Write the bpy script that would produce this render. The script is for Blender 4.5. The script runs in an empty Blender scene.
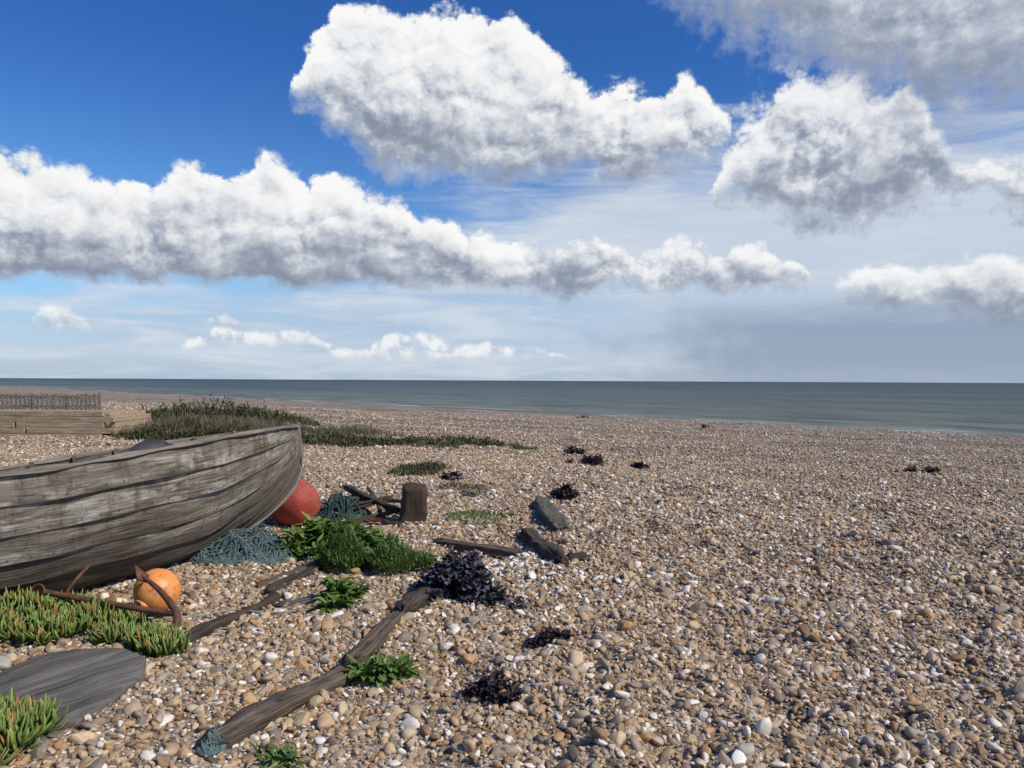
import bpy, math, random, time
import numpy as np
from mathutils import Vector, Matrix, noise as mnoise
T0 = time.time()
random.seed(7); rng = np.random.default_rng(7)
scene = bpy.context.scene
scene.view_settings.view_transform = 'Standard'
scene.view_settings.look = 'None'
scene.view_settings.exposure = 0
F = 773.0

# ------------------------------------------------------------------ camera
cam_d = bpy.data.cameras.new("camera"); cam = bpy.data.objects.new("camera", cam_d)
scene.collection.objects.link(cam); scene.camera = cam
cam_d.sensor_width = 36; cam_d.lens = F/1024*36
cam_d.clip_start = 0.05; cam_d.clip_end = 60000
cam.location = (0, 0, 1.6)
cam.rotation_euler = (math.radians(89.74), math.radians(-0.28), 0)

# ------------------------------------------------------------------ node helper
class NB:
    def __init__(s, nt):
        s.nt = nt
    def n(s, t, **k):
        nd = s.nt.nodes.new(t)
        for a, b in k.items(): setattr(nd, a, b)
        return nd
    def put(s, inp, v):
        if v is None: return
        if isinstance(v, bpy.types.NodeSocket): s.nt.links.new(v, inp)
        else:
            if isinstance(v, (tuple, list)) and len(v) == 3 and inp.type == 'RGBA': v = (*v, 1)
            inp.default_value = v
    def m(s, op, a, b=None, c=None, clamp=False):
        nd = s.n('ShaderNodeMath', operation=op, use_clamp=clamp)
        s.put(nd.inputs[0], a); s.put(nd.inputs[1], b); s.put(nd.inputs[2], c)
        return nd.outputs[0]
    def vm(s, op, a, b=None):
        nd = s.n('ShaderNodeVectorMath', operation=op)
        s.put(nd.inputs[0], a); s.put(nd.inputs[1], b)
        return nd.outputs['Value'] if op in ('DOT_PRODUCT', 'LENGTH') else nd.outputs[0]
    def mix(s, f, a, b, blend='MIX'):
        nd = s.n('ShaderNodeMix', data_type='RGBA', blend_type=blend)
        s.put(nd.inputs[0], f); s.put(nd.inputs[6], a); s.put(nd.inputs[7], b)
        return nd.outputs[2]
    def ramp(s, f, stops, interp='LINEAR'):
        nd = s.n('ShaderNodeValToRGB'); cr = nd.color_ramp; cr.interpolation = interp
        while len(cr.elements) < len(stops): cr.elements.new(0.5)
        for e, (p, c) in zip(cr.elements, stops):
            e.position = p; e.color = (*c, 1) if len(c) == 3 else c
        s.put(nd.inputs[0], f); return nd.outputs[0]
    def noise(s, v, scale, detail=4, rough=0.5, dist=0.0, dim='3D'):
        nd = s.n('ShaderNodeTexNoise', noise_dimensions=dim)
        s.put(nd.inputs['Vector'], v); nd.inputs['Scale'].default_value = scale
        nd.inputs['Detail'].default_value = detail; nd.inputs['Roughness'].default_value = rough
        nd.inputs['Distortion'].default_value = dist
        return nd.outputs[0], nd.outputs[1]
    def voro(s, v, scale, feature='F1', detail=0.0, rough=0.5, dim='3D', norm=False):
        nd = s.n('ShaderNodeTexVoronoi', feature=feature, voronoi_dimensions=dim, normalize=norm)
        s.put(nd.inputs['Vector'], v); nd.inputs['Scale'].default_value = scale
        if 'Detail' in nd.inputs: nd.inputs['Detail'].default_value = detail; nd.inputs['Roughness'].default_value = rough
        return nd
    def mr(s, v, a, b, c=0.0, d=1.0, smooth=False):
        nd = s.n('ShaderNodeMapRange', interpolation_type='SMOOTHSTEP' if smooth else 'LINEAR')
        for i, x in enumerate((v, a, b, c, d)): s.put(nd.inputs[i], x)
        return nd.outputs[0]
    def comb(s, x, y, z):
        nd = s.n('ShaderNodeCombineXYZ')
        for i, q in enumerate((x, y, z)): s.put(nd.inputs[i], q)
        return nd.outputs[0]
    def sep(s, v):
        nd = s.n('ShaderNodeSeparateXYZ'); s.put(nd.inputs[0], v); return nd.outputs
    def bump(s, h, strength, dist, normal=None):
        nd = s.n('ShaderNodeBump'); nd.inputs['Strength'].default_value = strength
        nd.inputs['Distance'].default_value = dist; s.put(nd.inputs['Height'], h); s.put(nd.inputs['Normal'], normal)
        return nd.outputs[0]
    def curve(s, f, pts):
        nd = s.n('ShaderNodeFloatCurve'); c = nd.mapping.curves[0]
        pts = sorted(pts)
        c.points[0].location = pts[0]; c.points[1].location = pts[-1]
        for p in pts[1:-1]: c.points.new(*p)
        for p in c.points: p.handle_type = 'VECTOR'
        nd.mapping.update(); s.put(nd.inputs['Value'], f)
        return nd.outputs[0]

def material(name):
    m = bpy.data.materials.new(name); m.use_nodes = True
    nb = NB(m.node_tree); b = m.node_tree.nodes['Principled BSDF']
    return m, nb, b

# ------------------------------------------------------------------ sun + sky
SUN_EL, SUN_AZ = math.radians(43), math.radians(116)     # azimuth clockwise from +Y
sd = Vector((math.sin(SUN_AZ)*math.cos(SUN_EL), math.cos(SUN_AZ)*math.cos(SUN_EL), math.sin(SUN_EL)))
sun_d = bpy.data.lights.new("sun", 'SUN'); sun = bpy.data.objects.new("sun", sun_d)
scene.collection.objects.link(sun)
sun_d.energy = 4.2; sun_d.angle = math.radians(0.5); sun_d.color = (1.0, 0.92, 0.80)
sun.rotation_euler = sd.to_track_quat('Z', 'Y').to_euler(); sun.location = (20, -10, 30)

def azel(px, py):
    # bearing and elevation of a feature of the sky
    r = math.radians(0.28)
    x = (px-512)/F; z = (380.5-py)/F
    x, z = x*math.cos(r)-z*math.sin(r), x*math.sin(r)+z*math.cos(r)
    return math.atan2(x, 1), math.atan2(z, math.hypot(x, 1))

world = bpy.data.worlds.new("World"); scene.world = world; world.use_nodes = True
wt = world.node_tree
for n_ in list(wt.nodes): wt.nodes.remove(n_)
W = NB(wt)
sky = W.n('ShaderNodeTexSky', sky_type='NISHITA'); sky.sun_disc = False
sky.sun_elevation = SUN_EL; sky.sun_rotation = SUN_AZ; sky.air_density = 1.0; sky.dust_density = 0.3; sky.ozone_density = 3.0
D = W.n('ShaderNodeTexCoord').outputs['Generated']
dx, dy, dz = W.sep(D)
az = W.m('ARCTAN2', dx, dy); el = W.m('ARCSINE', dz)
P = W.comb(az, el, 0.0)
_, nc = W.noise(P, 9.0, 7, 0.56, dim='2D')
nr, ng, _b = W.sep(nc)
azw = W.m('ADD', az, W.m('MULTIPLY', W.m('SUBTRACT', nr, 0.5), 0.075))
elw = W.m('ADD', el, W.m('MULTIPLY', W.m('SUBTRACT', ng, 0.5), 0.05))
Pw = W.comb(W.m('ADD', W.m('MULTIPLY', az, .5), W.m('MULTIPLY', azw, .5)), W.m('ADD', W.m('MULTIPLY', el, .65), W.m('MULTIPLY', elw, .6)), 0.0)
def billow(v):
    a = W.voro(v, 16.0, 'F1', 4.0, 0.62, '2D', True).outputs['Distance']
    return W.m('SUBTRACT', 1.0, W.m('MULTIPLY', a, a))
b1 = billow(Pw)
b2 = billow(W.vm('ADD', Pw, (0.008, 0.013, 0.0)))
relief = W.m('SUBTRACT', b1, b2)
bill = W.m('SUBTRACT', b1, 0.86)
u = W.m('DIVIDE', W.m('ADD', azw, 0.7), 1.4)
def profile(pts, uu):
    q = []
    for px, py in pts:
        a, e = azel(px, py); q.append((min(1, max(0, (a+0.7)/1.4)), min(1, max(0, (e+0.1)/0.8))))
    return W.m('SUBTRACT', W.m('MULTIPLY', W.curve(uu, q), 0.8), 0.1)
fine, _ = W.noise(P, 36.0, 6, 0.66, dim='2D')
big, _ = W.noise(W.comb(az, W.m('MULTIPLY', el, 1.6), 3.0), 9.0, 6, 0.58, dim='2D')
reln = W.m('ADD', W.m('MULTIPLY', relief, 4.2), W.m('ADD', W.m('MULTIPLY', W.m('SUBTRACT', big, 0.5), 2.0), W.m('MULTIPLY', W.m('SUBTRACT', fine, 0.5), 0.35)))
def layer(top, base, wt_=0.013, wb=0.028, bk=0.11, gain=1.0, rel=0.5, off=0.0, grow=0.006, cut=None, fn=1.3):
    T = profile(top, u); B = profile(base, u)
    dt = W.m('ADD', W.m('SUBTRACT', T, elw), W.m('ADD', W.m('MULTIPLY', bill, bk), grow))
    db = W.m('ADD', W.m('SUBTRACT', elw, B), W.m('ADD', W.m('MULTIPLY', bill, bk*0.4), grow))
    dd = W.m('MINIMUM', W.m('DIVIDE', dt, wt_), W.m('DIVIDE', db, wb))
    al = W.mr(W.m('ADD', dd, W.m('MULTIPLY', W.m('SUBTRACT', fine, 0.5), fn)), -0.15, 1.0, 0, 1, True)
    if cut is not None: al = W.m('MULTIPLY', al, cut)
    hh = W.m('DIVIDE', db, W.m('MAXIMUM', W.m('ADD', W.m('SUBTRACT', T, B), 0.015), 0.02))
    lit = W.m('ADD', W.m('MULTIPLY', hh, 0.95), W.m('ADD', W.m('MULTIPLY', reln, rel), off))
    lit = W.m('ADD', lit, W.m('MULTIPLY', W.m('SUBTRACT', 1.0, W.m('MULTIPLY', dt, 26.0, clamp=True)), 0.25))
    col = W.ramp(lit, [(0.0, (.25, .29, .375)), (0.18, (.32, .36, .445)), (0.38, (.47, .51, .58)), (0.55, (.65, .68, .73)), (0.74, (.82, .835, .85)), (1.0, (.94, .94, .935))])
    if gain != 1.0: al = W.m('MULTIPLY', al, gain)
    return col, al
layers = []
st, _ = W.noise(W.comb(W.m('MULTIPLY', az, 3.0), W.m('MULTIPLY', el, 22.0), 0.0), 1.6, 7, 0.62, 0.4, dim='2D')
VT = profile([(-60, 290), (0, 285), (300, 262), (420, 230), (520, 190), (620, 155), (720, 135), (1024, 110), (1100, 110)], u)
veil_a = W.mr(W.m('ADD', W.m('SUBTRACT', VT, el), W.m('MULTIPLY', W.m('SUBTRACT', st, 0.5), 0.16)), -0.05, 0.07, 0, 0.95, True)
vc = W.ramp(W.m('MULTIPLY', el, 3.3), [(0.0, (.42, .52, .65)), (0.10, (.52, .61, .73)), (0.2, (.45, .57, .73)), (0.35, (.43, .56, .74)), (0.6, (.55, .64, .77)), (1.0, (.36, .47, .67))])
vc = W.mix(W.mr(st, 0.40, 0.70, 0, 0.8), vc, (.69, .74, .81))
vc = W.mix(W.mr(az, -0.05, 0.35, 0, 0.45, True), vc, (.62, .67, .74))
RT = profile([(-60, 312), (560, 312), (700, 302), (820, 296), (1024, 292), (1100, 292)], u)
rain = W.mr(W.m('ADD', W.m('SUBTRACT', RT, el), W.m('MULTIPLY', W.m('SUBTRACT', st, 0.5), 0.07)), -0.015, 0.035, 0, 0.9, True)
rain = W.m('MULTIPLY', rain, W.mr(W.m('ADD', az, W.m('MULTIPLY', W.m('SUBTRACT', big, .5), .35)), 0.08, 0.32, 0, 1, True))
rain = W.m('MULTIPLY', rain, W.mr(el, 0.0, 0.03, 0.75, 1.0))
vc = W.mix(rain, vc, (.28, .35, .475))
layers.append((None, veil_a))
layers.append(layer([(-60, 380), (120, 372), (185, 338), (215, 331), (260, 334), (300, 340), (330, 346), (370, 348), (392, 338), (430, 340), (470, 342), (520, 346), (560, 358), (620, 380), (1100, 380)],
                    [(-60, 340), (120, 340), (185, 350), (300, 351), (350, 356), (390, 354), (470, 358), (560, 357), (620, 340), (1100, 340)], 0.007, 0.010, 0.03, 0.8, 0.3, 0.4, .002, W.mr(fine, .38, .52)))
layers.append(layer([(-60, 345), (25, 345), (40, 314), (62, 303), (84, 309), (98, 320), (112, 345), (195, 345), (208, 323), (224, 319), (240, 323), (254, 345), (1100, 345)],
                    [(-60, 305), (25, 305), (40, 327), (70, 331), (98, 330), (112, 305), (195, 305), (208, 329), (240, 329), (254, 305), (1100, 305)], 0.012, 0.014, 0.03, 0.85, 0.4, 0.1, .003, W.mr(fine, .33, .48)))
layers.append(layer([(-60, 330), (800, 335), (835, 286), (865, 258), (905, 262), (925, 276), (960, 268), (1024, 272), (1100, 272)],
                    [(-60, 270), (800, 268), (835, 294), (900, 308), (960, 318), (1024, 322), (1100, 322)], 0.012, 0.034, 0.08, 0.92, 0.45, -0.10))
# ragged row of flat cumulus in the middle right
layers.append(layer([(-60, 340), (480, 340), (510, 250), (535, 252), (560, 244), (592, 236), (620, 252), (640, 272), (660, 262), (690, 248), (720, 258), (745, 254), (775, 258), (800, 268), (820, 340), (1100, 340)],
                    [(-60, 240), (480, 240), (510, 288), (560, 292), (600, 290), (640, 294), (700, 297), (770, 296), (800, 290), (820, 250), (1100, 250)], 0.014, 0.024, 0.14, 0.93, 0.6, -0.06, .004, None, 1.8))
layers.append(layer([(-60, 150), (0, 154), (40, 164), (80, 182), (120, 202), (160, 188), (200, 170), (232, 182), (265, 160), (292, 180), (330, 182), (370, 200), (410, 206), (440, 226), (470, 232), (495, 242), (520, 262), (540, 330), (1100, 340)],
                    [(-60, 272), (0, 274), (100, 278), (200, 276), (300, 288), (400, 288), (500, 286), (520, 282), (540, 250), (1100, 260)], 0.013, 0.018, 0.12, 1.0, 0.5, 0.02))
layers.append(layer([(-60, 260), (690, 260), (712, 178), (735, 128), (770, 101), (800, 84), (830, 95), (850, 80), (880, 104), (910, 88), (940, 122), (962, 160), (985, 172), (1005, 166), (1040, 160), (1100, 160)],
                    [(-60, 150), (690, 150), (712, 190), (760, 208), (800, 220), (830, 226), (880, 216), (920, 202), (950, 200), (985, 196), (1010, 226), (1040, 232), (1100, 232)], 0.024, 0.042, 0.15, 0.95, 0.65, -0.10, .007, None, 2.0))
layers.append(layer([(-60, 200), (280, 200), (300, 84), (322, 58), (342, 12), (380, 14), (405, 30), (430, 12), (470, 8), (505, 18), (530, 42), (560, 72), (590, 98), (620, 88), (650, 100), (690, 84), (715, 100), (735, 128), (755, 220), (1100, 220)],
                    [(-60, 60), (280, 60), (300, 96), (335, 136), (370, 168), (420, 180), (470, 170), (510, 180), (542, 188), (565, 168), (600, 186), (640, 180), (690, 166), (735, 144), (755, 80), (1100, 80)], 0.013, 0.036, 0.14, 1.0, 0.55, 0.06, .007))
layers.append(layer([(-60, 100), (590, 100), (640, 20), (680, -160), (1100, -160)],
                    [(-60, -60), (590, -60), (640, -10), (690, 26), (740, 50), (800, 80), (860, 108), (900, 116), (950, 134), (1024, 120), (1100, 115)], 0.03, 0.08, 0.06, 0.94, 0.40, -0.04))
col = vc; inv = W.m('SUBTRACT', 1.0, veil_a)
for c, a in layers[1:]:
    col = W.mix(a, col, c); inv = W.m('MULTIPLY', inv, W.m('SUBTRACT', 1.0, a))
tot = W.m('SUBTRACT', 1.0, inv)
tot = W.m('MULTIPLY', tot, W.mr(dz, -0.02, 0.0))
bg1 = W.n('ShaderNodeBackground'); bg2 = W.n('ShaderNodeBackground')
tcol = W.mix(W.mr(el, 0.1, 0.42, 0, 1, True), (0.55, 0.83, 1.08), (0.23, 0.54, 1.0))
tint = W.mix(1.0, sky.outputs[0], tcol, 'MULTIPLY')
W.put(bg1.inputs[0], tint); bg1.inputs[1].default_value = 0.12
W.put(bg2.inputs[0], col); bg2.inputs[1].default_value = 1.0
ms = W.n('ShaderNodeMixShader'); W.put(ms.inputs[0], tot)
wt.links.new(bg1.outputs[0], ms.inputs[1]); wt.links.new(bg2.outputs[0], ms.inputs[2])
wo = W.n('ShaderNodeOutputWorld'); wt.links.new(ms.outputs[0], wo.inputs[0])

# ------------------------------------------------------------------ terrain
waves = [(rng.uniform(0.5, 3.5), rng.uniform(0, 6.28), rng.uniform(0, 6.28)) for _ in range(22)]
pits = [(rng.uniform(-0.5, 6.5), rng.uniform(3, 13), rng.uniform(.10, .2), rng.uniform(.02, .055)) for _ in range(230)]
def gz(x, y):
    x = np.asarray(x, float); y = np.asarray(y, float)
    s = (1.11*x+y)/1.494; q_ = (-x+1.11*y)/1.494
    z = -np.maximum(0, s-8)*0.0349
    z = np.maximum(z, -6)
    r = np.hypot(x, y); fade = np.exp(-(r/60)**2)
    w = 0
    for L, a, p in waves:
        w = w+np.sin((x*math.cos(a)+y*math.sin(a))*6.283/L+p)*0.0032*L
    z = z+w*fade
    # storm berms running along the shore
    m_ = np.sin(q_*.11+1)*1.6+np.sin(q_*.31)*.7
    bm_ = np.clip((s-9)/8, 0, 1)*np.clip((70-s)/12, 0, 1)
    z = z+bm_*(.08*np.sin((s+m_)*.72)+.06*np.sin((s-m_*.8)*1.5+.4*np.sin(q_*.2))+.03*np.sin(q_*1.1+s)*np.sin(s*1.9+q_*.5))
    z = z+0.35*np.exp(-((s+30)/25)**2)*np.clip((-x-20)/40, 0, 1)
    idx = np.where((x > -1.2) & (x < 7.2) & (y > 2.3) & (y < 13.7))
    xx, yy = x[idx], y[idx]; dz_ = np.zeros_like(xx)
    for a, b, c, d in pits:
        q = ((xx-a)**2+(yy-b)**2)/c**2
        dz_ += -d*np.exp(-q)+d*0.5*np.exp(-((np.sqrt(q)-1.6)**2)*3)
    z[idx] += dz_
    return z
GX = np.arange(-26, 16, .1); GY = np.arange(-2, 62, .1)
_gx, _gy = np.meshgrid(GX, GY); GZ = gz(_gx, _gy).tolist()
def g(x, y):
    i = int((x+26)*10); j = int((y+2)*10)
    if 0 <= i < len(GX)-1 and 0 <= j < len(GY)-1:
        a = (x+26)*10-i; b = (y+2)*10-j
        return (GZ[j][i]*(1-a)+GZ[j][i+1]*a)*(1-b)+(GZ[j+1][i]*(1-a)+GZ[j+1][i+1]*a)*b
    return float(gz(np.array([x]), np.array([y]))[0])

def growth(a, step, lim, k):
    out = []; v = a
    while abs(v) < lim:
        step = min(step*k, .35) if abs(v) < 75 else step*1.15
        v += step; out.append(v)
    return out
def neg(a, step, lim, k): return [-q for q in growth(-a, step, lim, k)]
xs = sorted(neg(-4.6, .05, 25000, 1.05)+list(np.arange(-4.6, 5.0, .05))+growth(5.0, .05, 25000, 1.05))
ys = sorted(neg(2.4, .08, 60, 1.2)+list(np.arange(2.4, 9.6, .05))+growth(9.6, .05, 25000, 1.05))
X, Y = np.meshgrid(xs, ys); Z = gz(X, Y)
print("grid", X.shape)
def np_mesh(name, v, f, mat, smooth=True, attrs=None, link=True):
    me = bpy.data.meshes.new(name)
    if isinstance(f, np.ndarray):
        k = f.shape[1]
        me.vertices.add(len(v)); me.vertices.foreach_set('co', np.asarray(v, np.float32).ravel())
        me.loops.add(f.size); me.loops.foreach_set('vertex_index', f.astype(np.int32).ravel())
        me.polygons.add(len(f)); me.polygons.foreach_set('loop_start', np.arange(0, f.size, k, dtype=np.int32))
        me.update(calc_edges=True)
    else:
        me.from_pydata([tuple(map(float, p)) for p in v], [], f); me.update()
    me.polygons.foreach_set('use_smooth', np.full(len(me.polygons), smooth))
    for an, (ty, data) in (attrs or {}).items():
        at = me.attributes.new(an, ty, 'POINT')
        at.data.foreach_set('vector' if ty == 'FLOAT_VECTOR' else 'value', np.asarray(data, np.float32).ravel())
    if mat:
        for m_ in (mat if isinstance(mat, list) else [mat]): me.materials.append(m_)
    ob = bpy.data.objects.new(name, me)
    if link: scene.collection.objects.link(ob)
    return ob
def grid_mesh(name, X, Y, Z, mat):
    ny, nx = X.shape
    v = np.stack([X, Y, Z], -1).reshape(-1, 3)
    i = np.arange(ny*nx).reshape(ny, nx)
    f = np.stack([i[:-1, :-1], i[:-1, 1:], i[1:, 1:], i[1:, :-1]], -1).reshape(-1, 4)
    return np_mesh(name, v, f, mat)

STONE = [(0.0, (.45, .305, .165)), (0.12, (.25, .15, .078)), (0.23, (.54, .40, .24)), (0.37, (.38, .30, .215)), (0.47, (.22, .18, .145)),
         (0.54, (.60, .48, .33)), (0.65, (.46, .26, .11)), (0.74, (.53, .43, .31)), (0.84, (.11, .088, .072)), (0.88, (.78, .71, .61))]
gm, nb, bs = material("shingle")
pos = nb.n('ShaderNodeNewGeometry').outputs['Position']
v1 = nb.voro(pos, 36.0, dim='2D'); v2 = nb.voro(pos, 11.0, dim='2D')
c1 = nb.ramp(nb.sep(v1.outputs['Color'])[0], STONE, 'CONSTANT')
c2 = nb.ramp(nb.sep(v2.outputs['Color'])[1], STONE, 'CONSTANT')
big1, _ = nb.noise(pos, 0.6, 5, 0.6, dim='2D')
spk, _ = nb.noise(pos, 3.0, 7, 0.8, dim='2D')
rad = nb.vm('LENGTH', pos)
cc = nb.mix(0.3, c1, c2)
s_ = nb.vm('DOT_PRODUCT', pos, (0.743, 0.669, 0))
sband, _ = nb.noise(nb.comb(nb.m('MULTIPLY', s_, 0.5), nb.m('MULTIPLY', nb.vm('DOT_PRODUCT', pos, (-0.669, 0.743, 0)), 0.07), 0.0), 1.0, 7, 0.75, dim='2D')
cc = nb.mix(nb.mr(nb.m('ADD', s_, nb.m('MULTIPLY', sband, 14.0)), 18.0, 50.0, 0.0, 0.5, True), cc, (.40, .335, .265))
cc = nb.mix(nb.mr(big1, 0.35, 0.7, 0, 0.3), cc, (.29, .21, .135))
cc = nb.mix(nb.mr(sband, 0.5, 0.64, 0, 0.65), cc, (.18, .14, .105))
cc = nb.mix(nb.mr(sband, 0.46, 0.34, 0, 0.4), cc, (.55, .48, .40))
kk = nb.mr(spk, 0.32, 0.68, nb.mr(rad, 10, 30, 1.0, 0.25), nb.mr(rad, 10, 30, 1.0, 1.3))  # speckle; far off its lower mean paints in shade missing between pebbles
cc = nb.mix(1.0, cc, nb.comb(kk, kk, kk), 'MULTIPLY')
gap_shade = nb.mr(v1.outputs['Distance'], 0.35, 0.75, 1.0, 0.35)  # shade in the gaps between stones, put into the colour
cc = nb.mix(1.0, cc, nb.comb(gap_shade, gap_shade, gap_shade), 'MULTIPLY')
cc = nb.mix(nb.mr(s_, 49.0, 51.5, 0, .6, True), cc, (.10, .085, .07))
nb.put(bs.inputs['Base Color'], cc); bs.inputs['Roughness'].default_value = 0.8
hb = nb.m('SUBTRACT', 1.0, v1.outputs['Distance'])
nb.put(bs.inputs['Normal'], nb.bump(spk, 0.6, 0.2, nb.bump(hb, 0.8, 0.012)))
grid_mesh("shingle_beach_ground", X, Y, Z, gm)

# ------------------------------------------------------------------ sea
sm, nb, bs = material("sea_water")
pos = nb.n('ShaderNodeNewGeometry').outputs['Position']
sa = nb.vm('DOT_PRODUCT', pos, (0.743, 0.669, 0)); sb = nb.vm('DOT_PRODUCT', pos, (-0.669, 0.743, 0))
w1, _ = nb.noise(nb.comb(nb.m('MULTIPLY', sa, 0.35), nb.m('MULTIPLY', sb, 0.08), 0.0), 1.0, 8, 0.66, 0.3, dim='2D')
w2, _ = nb.noise(nb.comb(nb.m('MULTIPLY', sa, 0.02), nb.m('MULTIPLY', sb, 0.004), 0.0), 1.0, 7, 0.65, 0.3, dim='2D')
lg = nb.m('LOGARITHM', nb.m('MAXIMUM', nb.m('SUBTRACT', sa, 45.0), 1.0), 10.0)
wc = nb.ramp(nb.m('DIVIDE', lg, 4.0), [(0.0, (.27, .265, .19)), (0.3, (.19, .21, .165)), (0.45, (.13, .165, .14)), (0.6, (.07, .11, .11)), (0.8, (.028, .058, .075)), (1.0, (.013, .036, .062))])
wc = nb.mix(nb.mr(w2, 0.4, 0.65, 0, 0.6), wc, (.035, .06, .068))
wc = nb.mix(nb.mr(w1, 0.46, 0.64, 0, 0.7), wc, (.025, .042, .042))
foam, _ = nb.noise(nb.comb(nb.m('MULTIPLY', sa, 0.7), nb.m('MULTIPLY', sb, 0.07), 3.0), 1.0, 6, 0.6, 0.2)
ff = nb.m('MULTIPLY', nb.mr(foam, 0.53, 0.60, 0, 0.85, True), nb.mr(sa, 51.5, 57.0, 1.0, 0.0))
wc = nb.mix(ff, wc, (.65, .67, .66))
nb.put(bs.inputs['Base Color'], wc); bs.inputs['Roughness'].default_value = 0.5
bs.inputs['Specular IOR Level'].default_value = 0.14
nb.put(bs.inputs['Normal'], nb.bump(w1, 1.0, 0.6))
np_mesh("sea", [(-30000, -30000, -1.5), (30000, -30000, -1.5), (30000, 30000, -1.5), (-30000, 30000, -1.5)], [(0, 1, 2, 3)], sm, False)

# ------------------------------------------------------------------ instancing helper
def scatter(name, pts, rot, scl, sources):
    coll = bpy.data.collections.new(name+"_source")
    for o in sources: coll.objects.link(o)
    me = bpy.data.meshes.new(name); me.vertices.add(len(pts)); me.vertices.foreach_set('co', np.asarray(pts, np.float32).ravel())
    for an, d in (('rot', rot), ('scl', scl)):
        at = me.attributes.new(an, 'FLOAT_VECTOR', 'POINT'); at.data.foreach_set('vector', np.asarray(d, np.float32).ravel())
    me.update(); ob = bpy.data.objects.new(name, me); scene.collection.objects.link(ob)
    ng = bpy.data.node_groups.new(name+"_scatter", 'GeometryNodeTree')
    ng.interface.new_socket('Geometry', in_out='INPUT', socket_type='NodeSocketGeometry')
    ng.interface.new_socket('Geometry', in_out='OUTPUT', socket_type='NodeSocketGeometry')
    gi = ng.nodes.new('NodeGroupInput'); go = ng.nodes.new('NodeGroupOutput')
    ip = ng.nodes.new('GeometryNodeInstanceOnPoints'); ci = ng.nodes.new('GeometryNodeCollectionInfo')
    ci.inputs['Collection'].default_value = coll; ci.inputs['Separate Children'].default_value = True; ci.inputs['Reset Children'].default_value = True
    ip.inputs['Pick Instance'].default_value = True
    for an, sk in (('rot', 'Rotation'), ('scl', 'Scale')):
        na = ng.nodes.new('GeometryNodeInputNamedAttribute'); na.data_type = 'FLOAT_VECTOR'; na.inputs['Name'].default_value = an
        ng.links.new(na.outputs[0], ip.inputs[sk])
    ng.links.new(gi.outputs[0], ip.inputs['Points']); ng.links.new(ci.outputs[0], ip.inputs['Instance'])
    ng.links.new(ip.outputs[0], go.inputs[0])
    md = ob.modifiers.new('scatter', 'NODES'); md.node_group = ng
    return ob

pm, nb, bs = material("pebble")
oi = nb.n('ShaderNodeObjectInfo').outputs['Random']
tc = nb.n('ShaderNodeTexCoord').outputs['Object']
pc = nb.ramp(oi, STONE, 'LINEAR')
pn, _ = nb.noise(nb.vm('ADD', tc, nb.comb(nb.m('MULTIPLY', oi, 50.0), 0.0, 0.0)), 1.3, 4, 0.65)
pc = nb.mix(nb.mr(pn, 0.35, 0.7, 0, 0.6), pc, nb.mix(1.0, pc, (.55, .48, .40), 'MULTIPLY'))
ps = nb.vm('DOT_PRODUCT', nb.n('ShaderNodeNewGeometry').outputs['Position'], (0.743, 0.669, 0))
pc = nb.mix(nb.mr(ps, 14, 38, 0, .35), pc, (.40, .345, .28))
nb.put(bs.inputs['Base Color'], pc); bs.inputs['Roughness'].default_value = 0.6
bs.inputs['Specular IOR Level'].default_value = 0.3
def pebble_src(i, sub=2, r=1.0, amp=.28, mat=pm):
    import bmesh
    bm = bmesh.new(); bmesh.ops.create_icosphere(bm, subdivisions=sub, radius=r)
    o = Vector((i*7.3, i*3.1, 0))
    RR = random.Random(i); pl = [(Vector((RR.gauss(0, 1), RR.gauss(0, 1), RR.gauss(0, 1))).normalized(), RR.uniform(.5, .9)) for _ in range(6)]
    for v in bm.verts:
        k = 1+amp*mnoise.noise(v.co*0.9+o)+amp*.4*mnoise.noise(v.co*2.1+o)
        q = v.co*k
        for n_, d_ in pl:
            e = q.dot(n_)-d_
            if e > 0: q = q-n_*e*.85
        v.co = q
    me = bpy.data.meshes.new("pebble"); bm.to_mesh(me); bm.free()
    me.polygons.foreach_set('use_smooth', np.full(len(me.polygons), i % 3 != 0)); me.materials.append(mat)
    return bpy.data.objects.new("pebble", me)
srcs = [pebble_src(i, 2, 1.1, .4) for i in range(14)]
def band(y0, y1, dens, med, sig):
    A = 0.5*(0.82*(y1**2-y0**2))*2*0.5+3*(y1-y0)
    n = int(A*dens)
    y = np.sqrt(rng.uniform(y0**2, y1**2, n)); hw = 0.72*y+1.2
    x = rng.uniform(-1, 1, n)*hw
    r = np.clip(rng.lognormal(math.log(med), sig, n), .004, .05)
    return x, y, r
parts = [band(2.2, 6.0, 3000, .0102, .50), band(6.0, 10, 1950, .012, .45), band(10, 18, 950, .0155, .38), band(18, 32, 260, .022, .35), band(32, 62, 30, .042, .2)]
x = np.concatenate([p[0] for p in parts]); y = np.concatenate([p[1] for p in parts]); r = np.concatenate([p[2] for p in parts])
keep = (1.11*x+y)/1.494 < 51; x, y, r = x[keep], y[keep], r[keep]
n = len(x); z = gz(x, y)+r*rng.uniform(-.1, .55, n)
rot = np.stack([rng.normal(0, .45, n), rng.normal(0, .45, n), rng.uniform(0, 6.28, n)], -1)
scl = np.stack([r*rng.uniform(.9, 1.5, n), r*rng.uniform(.75, 1.05, n), r*rng.uniform(.45, .8, n)], -1)
scatter("gravel", np.stack([x, y, z], -1), rot, scl, srcs)
print("pebbles", n, time.time()-T0)

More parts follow.
